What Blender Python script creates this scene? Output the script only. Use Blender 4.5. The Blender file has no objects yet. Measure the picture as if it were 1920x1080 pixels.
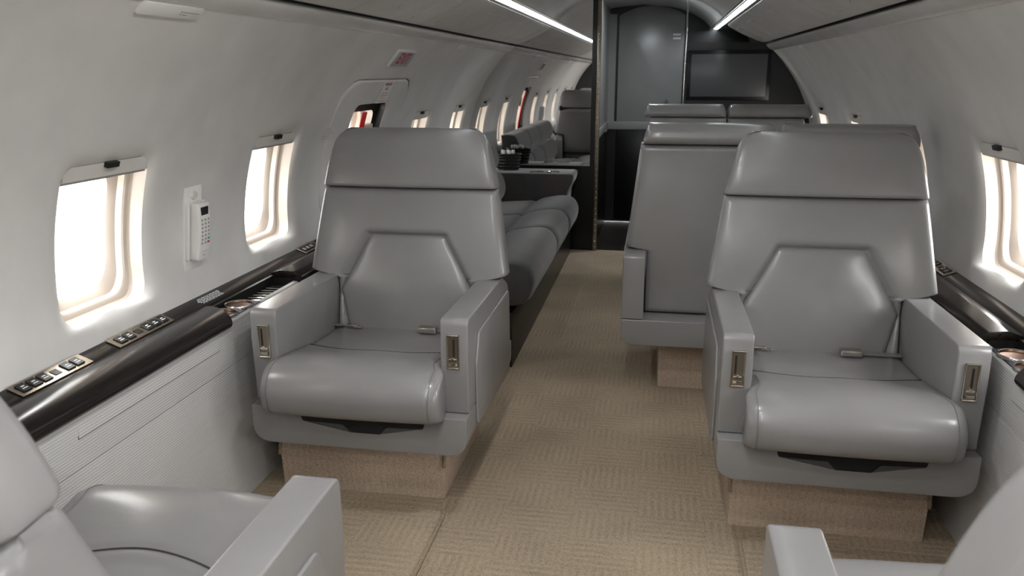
import bpy, bmesh, math, random
import numpy as np
from mathutils import Vector, Matrix
random.seed(4)
SC = bpy.context.scene
COL = SC.collection
PI = math.pi

# ------------------------------------------------------------------ camera
F_PX = 1505.3
YAW, PITCH, ROLL = .1775, .261, -.002
cam = bpy.data.cameras.new('camera')
cam.sensor_fit = 'HORIZONTAL'; cam.sensor_width = 36.0
cam.lens = F_PX * 36.0 / 1920.0
cam.clip_start = .02
cam.dof.use_dof = True; cam.dof.focus_distance = 2.5; cam.dof.aperture_fstop = 7.1
camo = bpy.data.objects.new('camera', cam); COL.objects.link(camo)
w_ = Vector((-math.sin(YAW)*math.cos(PITCH), math.cos(YAW)*math.cos(PITCH), -math.sin(PITCH)))
r_ = Vector((math.cos(YAW), math.sin(YAW), 0)); u_ = r_.cross(w_)
rr = math.cos(ROLL)*r_ + math.sin(ROLL)*u_; uu = -math.sin(ROLL)*r_ + math.cos(ROLL)*u_
camo.matrix_world = Matrix(((rr.x, uu.x, -w_.x, .1668), (rr.y, uu.y, -w_.y, 0), (rr.z, uu.z, -w_.z, 1.25), (0, 0, 0, 1)))
SC.camera = camo

# ------------------------------------------------------------------ world, exposure
WORLD_STRENGTH = 26.0
HAZE = (1.0, 1.0, 1.0)          # bright hazy overcast sky
APRON = (.42, .41, .40)           # concrete apron below the horizon
STRIP_STRENGTH = 16.0
FILL_LIGHT_W = 6.6  # power of each added ceiling fill light
world = bpy.data.worlds.new('daylight'); SC.world = world; world.use_nodes = True
wt = world.node_tree; bg = wt.nodes['Background']
tcw = wt.nodes.new('ShaderNodeTexCoord'); sxw = wt.nodes.new('ShaderNodeSeparateXYZ'); wt.links.new(tcw.outputs['Generated'], sxw.inputs[0])
gr = wt.nodes.new('ShaderNodeMath'); gr.operation = 'GREATER_THAN'; gr.inputs[1].default_value = 0.; wt.links.new(sxw.outputs[2], gr.inputs[0])
mxw = wt.nodes.new('ShaderNodeMix'); mxw.data_type = 'RGBA'; wt.links.new(gr.outputs[0], mxw.inputs[0]); mxw.inputs[6].default_value = (*APRON, 1); mxw.inputs[7].default_value = (*HAZE, 1)
wt.links.new(mxw.outputs[2], bg.inputs[0]); bg.inputs[1].default_value = WORLD_STRENGTH
SC.view_settings.view_transform = 'Standard'; SC.view_settings.look = 'None'
SC.view_settings.gamma = 1.0; SC.view_settings.use_curve_mapping = False
SC.view_settings.exposure = 0.0
SC.cycles.use_denoising = True
SC.cycles.max_bounces = 10; SC.cycles.diffuse_bounces = 6; SC.cycles.glossy_bounces = 5
SC.cycles.transparent_max_bounces = 12
SC.cycles.sample_clamp_indirect = 6.0

# ------------------------------------------------------------------ materials
def nmat(name):
    m = bpy.data.materials.new(name); m.use_nodes = True
    nt = m.node_tree; b = nt.nodes['Principled BSDF']
    return m, nt, b
def L(nt, a, b): nt.links.new(a, b)
def objcoord(nt, scale=(1, 1, 1), which='Object'):
    tc = nt.nodes.new('ShaderNodeTexCoord'); mp = nt.nodes.new('ShaderNodeMapping')
    mp.inputs['Scale'].default_value = scale
    L(nt, tc.outputs[which], mp.inputs['Vector']); return mp.outputs[0]
def noise(nt, vec, scale, detail=2, rough=.5):
    n = nt.nodes.new('ShaderNodeTexNoise'); n.inputs['Scale'].default_value = scale
    n.inputs['Detail'].default_value = detail; n.inputs['Roughness'].default_value = rough
    L(nt, vec, n.inputs['Vector']); return n.outputs['Fac']
def ramp(nt, fac, stops):
    r = nt.nodes.new('ShaderNodeValToRGB'); e = r.color_ramp.elements
    while len(e) > 1: e.remove(e[-1])
    e[0].position, e[0].color = 0., (*stops[0][1], 1)
    for p, c in ([stops[0]] if stops[0][0] > 0 else [])+list(stops[1:]):
        k = e.new(p); k.color = (*c, 1)
    L(nt, fac, r.inputs[0]); return r.outputs[0]
def bump(nt, b, height, strength=.3, dist=.002, prev=None):
    n = nt.nodes.new('ShaderNodeBump'); n.inputs['Strength'].default_value = strength
    n.inputs['Distance'].default_value = dist
    L(nt, height, n.inputs['Height'])
    if prev is not None: L(nt, prev, n.inputs['Normal'])
    L(nt, n.outputs[0], b.inputs['Normal']); return n.outputs[0]
def mth(nt, op, a, b=None, c=None):
    n = nt.nodes.new('ShaderNodeMath'); n.operation = op
    for i, v in enumerate((a, b, c)):
        if v is None: continue
        if isinstance(v, (int, float)): n.inputs[i].default_value = v
        else: L(nt, v, n.inputs[i])
    return n.outputs[0]
def simple(name, col, rough=.5, metal=0., spec=.5, emit=None, es=0., coat=0., grain=None):
    m, nt, b = nmat(name)
    b.inputs['Base Color'].default_value = (*col, 1); b.inputs['Roughness'].default_value = rough
    b.inputs['Metallic'].default_value = metal; b.inputs['Specular IOR Level'].default_value = spec
    b.inputs['Coat Weight'].default_value = coat; b.inputs['Coat Roughness'].default_value = .12
    if emit: b.inputs['Emission Color'].default_value = (*emit, 1); b.inputs['Emission Strength'].default_value = es
    v = objcoord(nt); f = noise(nt, v, 6 if not grain else grain, 3)
    c = ramp(nt, f, [(.3, tuple(x*.94 for x in col)), (.7, tuple(min(1, x*1.05) for x in col))])
    L(nt, c, b.inputs['Base Color'])
    return m
def leather(name, col):
    m, nt, b = nmat(name)
    v = objcoord(nt)
    f = noise(nt, v, 5, 4)
    c = ramp(nt, f, [(.3, tuple(x*.93 for x in col)), (.7, tuple(x*1.06 for x in col))])
    L(nt, c, b.inputs['Base Color'])
    b.inputs['Specular IOR Level'].default_value = .5
    b.inputs['Roughness'].default_value = .30; b.inputs['Coat Weight'].default_value = .22; b.inputs['Coat Roughness'].default_value = .16
    vo = nt.nodes.new('ShaderNodeTexVoronoi'); vo.inputs['Scale'].default_value = 420; L(nt, v, vo.inputs['Vector'])
    p = bump(nt, b, vo.outputs['Distance'], .08, .0008)
    v2 = objcoord(nt, (1, 1, .35)); w = noise(nt, v2, 16, 5, .55)
    bump(nt, b, w, .20, .004, p)
    return m
def fabric_ribbed(name, col):
    m, nt, b = nmat(name)
    v = objcoord(nt); sx = nt.nodes.new('ShaderNodeSeparateXYZ'); L(nt, v, sx.inputs[0])
    h = mth(nt, 'SINE', mth(nt, 'MULTIPLY', sx.outputs[2], 900.))
    h2 = mth(nt, 'ADD', h, mth(nt, 'MULTIPLY', noise(nt, objcoord(nt, (40, 40, 300)), 3, 3), 1.2))
    c = ramp(nt, mth(nt, 'MULTIPLY_ADD', h2, .25, .35), [(0, tuple(x*.9 for x in col)), (1, tuple(x*1.03 for x in col))])
    L(nt, c, b.inputs['Base Color']); b.inputs['Roughness'].default_value = .75; b.inputs['Specular IOR Level'].default_value = .25
    bump(nt, b, h2, .25, .0015); return m
def carpet(name, pattern=True, col=(.42, .338, .245)):
    m, nt, b = nmat(name)
    v = objcoord(nt, which='Object')
    sp = nt.nodes.new('ShaderNodeSeparateXYZ'); L(nt, v, sp.inputs[0])
    x, y, z = sp.outputs
    vr = nt.nodes.new('ShaderNodeTexVoronoi'); vr.inputs['Scale'].default_value = 230; L(nt, v, vr.inputs['Vector'])
    pile = mth(nt, 'ADD', mth(nt, 'MULTIPLY', noise(nt, v, 120, 3, .7), .7), mth(nt, 'MULTIPLY', mth(nt, 'SUBTRACT', .5, vr.outputs['Distance']), .5))
    big = noise(nt, v, 3.0, 4)
    wob = noise(nt, v, 14, 3)
    if pattern:
        ck = nt.nodes.new('ShaderNodeTexChecker'); ck.inputs['Scale'].default_value = 1.0
        mp = nt.nodes.new('ShaderNodeMapping'); mp.inputs['Scale'].default_value = (5.2, 7.0, 0.0)
        mp.inputs['Location'].default_value = (.2, .1, .5)
        L(nt, v, mp.inputs['Vector']); L(nt, mp.outputs[0], ck.inputs['Vector'])
        sx = mth(nt, 'SINE', mth(nt, 'MULTIPLY_ADD', x, 300., mth(nt, 'MULTIPLY', wob, 2.5)))
        sy = mth(nt, 'SINE', mth(nt, 'MULTIPLY_ADD', y, 250., mth(nt, 'MULTIPLY', wob, 2.5)))
        mx = nt.nodes.new('ShaderNodeMix'); mx.data_type = 'FLOAT'
        L(nt, ck.outputs['Fac'], mx.inputs[0]); L(nt, sx, mx.inputs[2]); L(nt, sy, mx.inputs[3]); st = mx.outputs[0]
    else:
        st = mth(nt, 'SINE', mth(nt, 'MULTIPLY_ADD', x, 330., mth(nt, 'MULTIPLY', wob, 7.)))
    rib = mth(nt, 'MULTIPLY', st, mth(nt, 'SUBTRACT', mth(nt, 'MULTIPLY', noise(nt, v, 9, 3), 1.6), .25))
    fac = mth(nt, 'ADD', mth(nt, 'MULTIPLY', rib, .075 if pattern else .03), mth(nt, 'ADD', mth(nt, 'MULTIPLY', pile, .5), mth(nt, 'MULTIPLY', big, .35)))
    c = ramp(nt, fac, [(.15, tuple(k*.60 for k in col)), (.43, col), (.75, tuple(k*1.25 for k in col))])
    L(nt, c, b.inputs['Base Color']); b.inputs['Roughness'].default_value = .95; b.inputs['Specular IOR Level'].default_value = .08
    p = bump(nt, b, pile, .7, .006)
    bump(nt, b, rib, .26 if pattern else .10, .003, p)
    return m
def velour(name):
    m, nt, b = nmat(name)
    v = objcoord(nt)
    c = ramp(nt, noise(nt, v, 4.5, 4), [(.3, (.034, .034, .036)), (.5, (.052, .050, .049)), (.72, (.066, .052, .044))])
    L(nt, c, b.inputs['Base Color']); b.inputs['Roughness'].default_value = .85
    b.inputs['Sheen Weight'].default_value = .35; b.inputs['Sheen Roughness'].default_value = .4
    bump(nt, b, noise(nt, v, 500, 2), .2, .001); return m
def wood(name, dark=(.006, .005, .005), light=(.020, .016, .014), rough=.22, axis=(2, 30, 30)):
    m, nt, b = nmat(name)
    v = objcoord(nt, axis)
    c = ramp(nt, noise(nt, v, 3, 5, .6), [(.3, dark), (.7, light)])
    L(nt, c, b.inputs['Base Color']); b.inputs['Roughness'].default_value = rough; b.inputs['Specular IOR Level'].default_value = .28
    return m

M = {}
M['leather'] = leather('grey_leather', (.212, .208, .207))
M['leather_dark'] = leather('grey_leather_rear', (.16, .157, .155))
M['seam'] = simple('dark_seam_thread', (.035, .034, .033), .8)  # own dark colour of the seam thread and panel joint
M['wall'] = simple('cream_vinyl_wall', (.60, .59, .57), .55, spec=.35)
M['hatch'] = simple('hatch_vinyl', (.58, .57, .55), .5, spec=.35)
M['frame'] = simple('window_cream_plastic', (.50, .44, .38), .4)
M['shade'] = simple('shade_plastic', (.62, .60, .56), .45)
M['dark'] = simple('black_plastic', (.008, .008, .008), .45)
M['ledge'] = wood('espresso_ledge', (.006, .0052, .0048), (.017, .0135, .0115), .20, (30, 2, 30))
M['panel'] = fabric_ribbed('ribbed_panel', (.52, .52, .51))
M['carpet'] = carpet('loop_carpet', True)
M['carpet_base_lit'] = carpet('base_carpet_lit', False, (.60, .48, .375))  # floor carpet made paler: light on the base fronts put into the colour
M['bind'] = carpet('carpet_binding', False, (.36, .29, .21))
M['chrome'] = simple('nickel', (.55, .52, .46), .16, metal=1.)
M['brushed'] = simple('brushed_bronze', (.30, .26, .21), .35, metal=1.)
M['steel'] = simple('steel', (.60, .60, .60), .14, metal=1.)
M['copper'] = simple('copper_cup', (.16, .085, .05), .35, metal=1.)
M['velour'] = velour('grey_velour')
M['black'] = simple('black_lacquer', (.0045, .0045, .005), .28)
M['partition'] = simple('charcoal_partition', (.021, .0215, .023), .42)
M['screen'] = simple('screen_glare_grey', (.085, .09, .096), .3, spec=.8)  # glare on the switched-off display is put into this grey
M['greylac'] = simple('grey_lacquer', (.25, .25, .245), .30, spec=.5)
M['rail'] = simple('pale_rail', (.26, .26, .25), .35)
M['woodfloor'] = wood('dark_wood_floor', (.012, .010, .009), (.035, .028, .023), .3, (14, 1.2, 1))
M['valance'] = simple('valance_vinyl', (.56, .55, .53), .5, spec=.35)
M['roll'] = simple('pearl_roll', (.58, .57, .55), .22, spec=.7)
M['daylight_block'] = simple('daylight_block_grey', (.36, .36, .35), .7)
M['ceil'] = simple('ceiling_fabric', (.55, .545, .53), .6)
M['skin'] = simple('outer_skin', (.05, .05, .05), .8)
M['white'] = simple('white_plastic', (.74, .73, .71), .35)
M['signface'] = simple('sign_face', (.40, .40, .42), .4)
M['whiteink'] = simple('white_ink', (.75, .78, .8), .6)
M['greyink'] = simple('grey_ink', (.30, .29, .27), .6)
M['red'] = simple('red_ribbon', (.75, .012, .012), .55)
M['redink'] = simple('red_ink', (.45, .03, .045), .6)
M['teal'] = simple('teal_key', (.03, .32, .28), .5)
M['bottle'] = simple('bottle_cap', (.60, .62, .62), .5)
M['bottleglass'] = simple('bottle_body', (.25, .27, .28), .15)
M['tube'] = simple('aluminium_trim', (.55, .54, .52), .28, metal=.6)
m, nt, b = nmat('mirror'); b.inputs['Base Color'].default_value = (.74, .74, .74, 1); b.inputs['Metallic'].default_value = 1.; b.inputs['Roughness'].default_value = .01
M['mirror'] = m
m, nt, b = nmat('strip_light'); b.inputs['Base Color'].default_value = (.8, .8, .8, 1)
b.inputs['Emission Color'].default_value = (.90, .96, 1.0, 1); b.inputs['Emission Strength'].default_value = STRIP_STRENGTH
M['strip'] = m
m, nt, b = nmat('vestibule_lens'); b.inputs['Emission Color'].default_value = (.90, .96, 1.0, 1); b.inputs['Emission Strength'].default_value = 150
M['strip2'] = m
m = bpy.data.materials.new('window_pane'); m.use_nodes = True; nt = m.node_tree
nt.nodes.remove(nt.nodes['Principled BSDF'])
tr = nt.nodes.new('ShaderNodeBsdfTransparent'); gl = nt.nodes.new('ShaderNodeBsdfGlossy'); gl.inputs['Roughness'].default_value = .02
mx = nt.nodes.new('ShaderNodeMixShader'); mx.inputs[0].default_value = .05
L(nt, tr.outputs[0], mx.inputs[1]); L(nt, gl.outputs[0], mx.inputs[2]); L(nt, mx.outputs[0], nt.nodes['Material Output'].inputs[0])
M['pane'] = m

# ------------------------------------------------------------------ helpers
def link(name, me, mat=None, parent=None, loc=None):
    o = bpy.data.objects.new(name, me); COL.objects.link(o)
    if mat: me.materials.append(M[mat] if isinstance(mat, str) else mat)
    if parent: o.parent = parent
    if loc: o.location = loc
    return o
def finish(me, smooth=True, angle=40):
    if smooth:
        me.shade_smooth(); me.set_sharp_from_angle(angle=math.radians(angle))
    return me
def pyd(name, v, f, smooth=True, angle=40):
    me = bpy.data.meshes.new(name); me.from_pydata([tuple(p) for p in v], [], f); me.validate()
    bm = bmesh.new(); bm.from_mesh(me); bmesh.ops.recalc_face_normals(bm, faces=bm.faces); bm.to_mesh(me); bm.free()
    return finish(me, smooth, angle)
def bm_mesh(name, bm, smooth=True, angle=35):
    bmesh.ops.recalc_face_normals(bm, faces=bm.faces)
    me = bpy.data.meshes.new(name); bm.to_mesh(me); bm.free(); return finish(me, smooth, angle)
def _bevel(bm, verts, r, segs, ang=25):
    if r <= 0: return
    vs = set(verts)
    es = [e for e in bm.edges if e.verts[0] in vs and e.verts[1] in vs and len(e.link_faces) == 2 and e.calc_face_angle(0) > math.radians(ang)]
    bmesh.ops.bevel(bm, geom=es, offset=r, offset_type='OFFSET', segments=segs, profile=.5, affect='EDGES', clamp_overlap=True)
def box(bm, x0, x1, y0, y1, z0, z1, r=0., segs=2):
    vs = [bm.verts.new((x, y, z)) for z in (z0, z1) for y in (y0, y1) for x in (x0, x1)]
    for f in ((0, 2, 3, 1), (4, 5, 7, 6), (0, 1, 5, 4), (2, 6, 7, 3), (0, 4, 6, 2), (1, 3, 7, 5)):
        bm.faces.new([vs[i] for i in f])
    if r: bm.normal_update(); _bevel(bm, vs, r, segs)
def boxm(name, *a, r=0., segs=2):
    bm = bmesh.new(); box(bm, *a, r=r, segs=segs); return bm_mesh(name, bm)
def prism(bm, pts, axis, a, b_, r=0., segs=2):
    """outline pts (2-D) in the plane normal to axis, from a to b_ along it"""
    def P(p, t):
        if axis == 'x': return (t, p[0], p[1])
        if axis == 'y': return (p[0], t, p[1])
        return (p[0], p[1], t)
    A = [bm.verts.new(P(p, a)) for p in pts]; B = [bm.verts.new(P(p, b_)) for p in pts]; n = len(pts)
    bm.faces.new(A); bm.faces.new(B[::-1])
    for i in range(n): bm.faces.new((A[i], B[i], B[(i+1) % n], A[(i+1) % n]))
    if r:
        bmesh.ops.recalc_face_normals(bm, faces=bm.faces); bm.normal_update()
        es = [e for e in bm.edges if (e.verts[0] in A and e.verts[1] in A) or (e.verts[0] in B and e.verts[1] in B)]
        bmesh.ops.bevel(bm, geom=es, offset=r, offset_type='OFFSET', segments=segs, profile=.5, affect='EDGES', clamp_overlap=True)
def prismm(name, pts, axis, a, b_, r=0., segs=2):
    bm = bmesh.new(); prism(bm, pts, axis, a, b_, r, segs); return bm_mesh(name, bm)
def rpoly(pts, radii, n=6):
    """polygon with rounded corners"""
    out = []; N = len(pts)
    if not hasattr(radii, '__len__'): radii = [radii]*N
    for i in range(N):
        p0, p, p1 = Vector(pts[i-1]), Vector(pts[i]), Vector(pts[(i+1) % N]); r = radii[i]
        if r <= 0: out.append(tuple(p)); continue
        a = (p0-p).normalized(); b = (p1-p).normalized(); half = a.angle(b)/2
        t = min(r/math.tan(half), (p0-p).length*.49, (p1-p).length*.49)
        s, e = p+a*t, p+b*t
        for k in range(n+1):
            q = k/n; out.append(tuple((1-q)**2*s+2*q*(1-q)*p+q*q*e))
    return out
def tube(bm, pts, r, n=8, caps=True):
    pts = [Vector(p) for p in pts]; rings = []
    up = Vector((0, 0, 1))
    for i, p in enumerate(pts):
        t = (pts[min(i+1, len(pts)-1)]-pts[max(i-1, 0)]).normalized()
        a = t.cross(up if abs(t.dot(up)) < .95 else Vector((1, 0, 0))).normalized(); b = t.cross(a)
        rings.append([bm.verts.new(p+r*(math.cos(k*2*PI/n)*a+math.sin(k*2*PI/n)*b)) for k in range(n)])
    for A, B in zip(rings, rings[1:]):
        for k in range(n): bm.faces.new((A[k], A[(k+1) % n], B[(k+1) % n], B[k]))
    if caps: bm.faces.new(rings[0][::-1]); bm.faces.new(rings[-1])
def lathe(bm, prof, c=(0, 0, 0), n=32, capbot=False, captop=False):
    rings = []
    for r, z in prof:
        rings.append([bm.verts.new((c[0]+r*math.cos(k*2*PI/n), c[1]+r*math.sin(k*2*PI/n), c[2]+z)) for k in range(n)])
    for A, B in zip(rings, rings[1:]):
        for k in range(n): bm.faces.new((A[k], A[(k+1) % n], B[(k+1) % n], B[k]))
    if capbot: bm.faces.new(rings[0][::-1])
    if captop: bm.faces.new(rings[-1])
def empty(name, loc=(0, 0, 0), rz=0.):
    o = bpy.data.objects.new(name, None); COL.objects.link(o); o.location = loc; o.rotation_euler = (0, 0, rz)
    o.empty_display_size = .1; return o
def tag(o, label, cat, group=None):
    o['label'] = label; o['category'] = cat
    if group: o['group'] = group
    return o
def struct(o): o['kind'] = 'structure'; return o
def copy_tree(o, parent=None):
    c = o.copy(); COL.objects.link(c); c.parent = parent
    for ch in list(o.children): copy_tree(ch, c)
    return c
def inset(d, r, depth=None):
    """how far a rounded edge of radius r drops at distance d from the edge"""
    if d >= r: return 0.
    d = max(d, 0.); k = r-math.sqrt(max(0., r*r-(r-d)**2))
    return k if depth is None else k*depth/r
def edge_samples(n, r, w):
    """samples of -1..1, dense in the rounded rim (r over half width w)"""
    e = min(.45, r/w); rim = [0, .03, .12, .3, .6, 1.]
    left = [-1+e*k for k in rim]; mid = [(-1+e)+(2-2*e)*(i/n) for i in range(1, n)]
    return left+mid+[-k for k in left[::-1]]
def slab(name, z0, z1, wf, yf, yb, r, nu=24, nv=24, zs=None, xc=0., rb=None, rt=None, rbot=None):
    """padded slab: outline half-width wf(z), front yf(x,z), rear yb(x,z), rim radius r"""
    rb = r if rb is None else rb
    us = edge_samples(nu, r, max(wf(z0), wf(z1)))
    if zs is None:
        zs = [(z0+z1)/2+(z1-z0)/2*t for t in edge_samples(nv, max(r, rt or 0), (z1-z0)/2)]
    V = []; nU, nV = len(us), len(zs)
    for sheet in (0, 1):
        for z in zs:
            w = wf(z)
            for u in us:
                x = u*w; R = r if sheet == 0 else rb
                k = inset((1-abs(u))*w, R)+inset(z-z0, rbot or R)+inset(z1-z, rt or R); k = min(k, max(R, rt or 0)*1.15)
                y = yf(x, z)+k if sheet == 0 else yb(x, z)-k
                V.append((x+(xc(z) if callable(xc) else xc), y, z))
    F = []
    idx = lambda s, j, i: s*nU*nV+j*nU+i
    for s in (0, 1):
        for j in range(nV-1):
            for i in range(nU-1):
                q = (idx(s, j, i), idx(s, j, i+1), idx(s, j+1, i+1), idx(s, j+1, i)); F.append(q if s == 0 else q[::-1])
    for j in range(nV-1):
        F.append((idx(0, j, 0), idx(0, j+1, 0), idx(1, j+1, 0), idx(1, j, 0)))
        F.append((idx(0, j, nU-1), idx(1, j, nU-1), idx(1, j+1, nU-1), idx(0, j+1, nU-1)))
    for i in range(nU-1):
        F.append((idx(0, 0, i), idx(1, 0, i), idx(1, 0, i+1), idx(0, 0, i+1)))
        F.append((idx(0, nV-1, i), idx(0, nV-1, i+1), idx(1, nV-1, i+1), idx(1, nV-1, i)))
    return pyd(name, V, F, True, 60)
def loft(name, prof, us, pos, rim, cen):
    """closed profile lofted across u in [-1,1]; pos(u, p, shrunk) -> xyz"""
    V = []; n = len(prof)
    for u in us:
        k = rim(u)
        for p in prof:
            q = (cen[0]+(p[0]-cen[0])*k, cen[1]+(p[1]-cen[1])*k); V.append(pos(u, q))
    F = []
    for j in range(len(us)-1):
        for i in range(n): F.append((j*n+i, j*n+(i+1) % n, (j+1)*n+(i+1) % n, (j+1)*n+i))
    F.append(tuple(range(n))[::-1]); F.append(tuple((len(us)-1)*n+i for i in range(n)))
    return pyd(name, V, F, True, 55)
def crom(pts, n):
    """Catmull-Rom through open control points"""
    P = [np.array(p, float) for p in pts]; P = [2*P[0]-P[1]]+P+[2*P[-1]-P[-2]]; out = []
    for i in range(1, len(P)-2):
        for k in range(n):
            t = k/n; out.append(.5*((2*P[i])+(-P[i-1]+P[i+1])*t+(2*P[i-1]-5*P[i]+4*P[i+1]-P[i+2])*t*t+(-P[i-1]+3*P[i]-3*P[i+1]+P[i+2])*t**3))
    out.append(P[-2]); return out

# ------------------------------------------------------------------ cabin cross-section
Y0, YB, Y1 = -1.35, 5.76, 7.0
PROF = np.array(crom([(1.175, .595), (1.190, .70), (1.186, .80), (1.166, .92), (1.126, 1.05), (1.064, 1.18), (.988, 1.29), (.905, 1.385), (.862, 1.425)], 10))
_ds = np.r_[0, np.cumsum(np.hypot(*np.diff(PROF, axis=0).T))]; S = float(_ds[-1])
def prof(s):
    x = float(np.interp(s, _ds, PROF[:, 0])); z = float(np.interp(s, _ds, PROF[:, 1]))
    a, b = max(0, s-.02), min(S, s+.02)
    tx = float(np.interp(b, _ds, PROF[:, 0])-np.interp(a, _ds, PROF[:, 0])); tz = float(np.interp(b, _ds, PROF[:, 1])-np.interp(a, _ds, PROF[:, 1]))
    l = math.hypot(tx, tz); return x, z, -tz/l, tx/l      # inward normal
def s_at(z): return float(np.interp(z, PROF[:, 1], _ds))
def wp(side, y, s, d=0.):
    x, z, nx, nz = prof(min(max(s, 0), S)); return (side*(x+nx*d), y, z+nz*d)
def wall_mat(side, y, z, d=0.):
    """matrix of a frame lying on the wall: x to the right as seen from inside, y up the wall, z into the cabin"""
    x, zz, nx, nz = prof(s_at(z)); n = Vector((side*nx, 0, nz)); X = Vector((0, -side, 0)); Y = n.cross(X)
    p = Vector((side*(x+nx*d), y, zz+nz*d))
    return Matrix(((X.x, Y.x, n.x, p.x), (X.y, Y.y, n.y, p.y), (X.z, Y.z, n.z, p.z), (0, 0, 0, 1)))

NQ = 18
def rrect(yc, sc, a, b, r, n=NQ):
    """rounded rectangle sampled so that quarter i runs from corner middle to corner middle"""
    P = []
    r = min(r, a, b)
    cs = [(yc-a+r, sc-b+r, 225), (yc+a-r, sc-b+r, 315), (yc+a-r, sc+b-r, 45), (yc-a+r, sc+b-r, 135)]
    for i in range(4):
        c0, c1 = cs[i], cs[(i+1) % 4]; seq = []
        for k in range(7):
            t = math.radians(c0[2]+45*k/6); seq.append((c0[0]+r*math.cos(t), c0[1]+r*math.sin(t)))
        for k in range(7):
            t = math.radians(c1[2]-45+45*k/6); seq.append((c1[0]+r*math.cos(t), c1[1]+r*math.sin(t)))
        q = np.array(seq); dd = np.r_[0, np.cumsum(np.hypot(*np.diff(q, axis=0).T))]
        for k in range(n):
            t = dd[-1]*k/n; P.append((float(np.interp(t, dd, q[:, 0])), float(np.interp(t, dd, q[:, 1]))))
    return P
def rect_pts(y0, y1, s0, s1, n=NQ):
    c = [(y0, s0), (y1, s0), (y1, s1), (y0, s1)]; P = []
    for i in range(4):
        a, b = c[i], c[(i+1) % 4]
        for k in range(n): P.append((a[0]+(b[0]-a[0])*k/n, a[1]+(b[1]-a[1])*k/n))
    return P
def rings_mesh(V, F, side, rings, base=None):
    """rings: list of (outline, depth function or number)"""
    st = len(V); n = len(rings[0][0])
    for out, d in rings:
        for k, (y, s) in enumerate(out): V.append(wp(side, y, s, d if not callable(d) else d(k)))
    for j in range(len(rings)-1):
        for k in range(n):
            a, b = st+j*n+k, st+j*n+(k+1) % n; F.append((a, b, b+n, a+n))
    return st+(len(rings)-1)*n
def bay(V, F, side, y0, y1, hole, flare=.016, reach=.055):
    R = rect_pts(y0, y1, 0, S); rings = []
    for t in (0, .015, .04, .07, .11, .17, .26, .38, .52, .68, .84, 1):
        o = [(h[0]*(1-t)+r[0]*t, h[1]*(1-t)+r[1]*t) for h, r in zip(hole, R)]
        dist = [math.hypot(p[0]-h[0], p[1]-h[1]) for p, h in zip(o, hole)]
        dep = [-flare*max(0, 1-q/reach)**2 for q in dist]
        rings.append((o, (lambda k, dep=dep: dep[k])))
    rings_mesh(V, F, side, rings)
def plain(V, F, side, y0, y1, n=NQ):
    st = len(V)
    for y in (y0, y1):
        for k in range(n+1): V.append(wp(side, y, S*k/n))
    for k in range(n): F.append((st+k, st+k+1, st+n+2+k, st+n+1+k))

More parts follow.
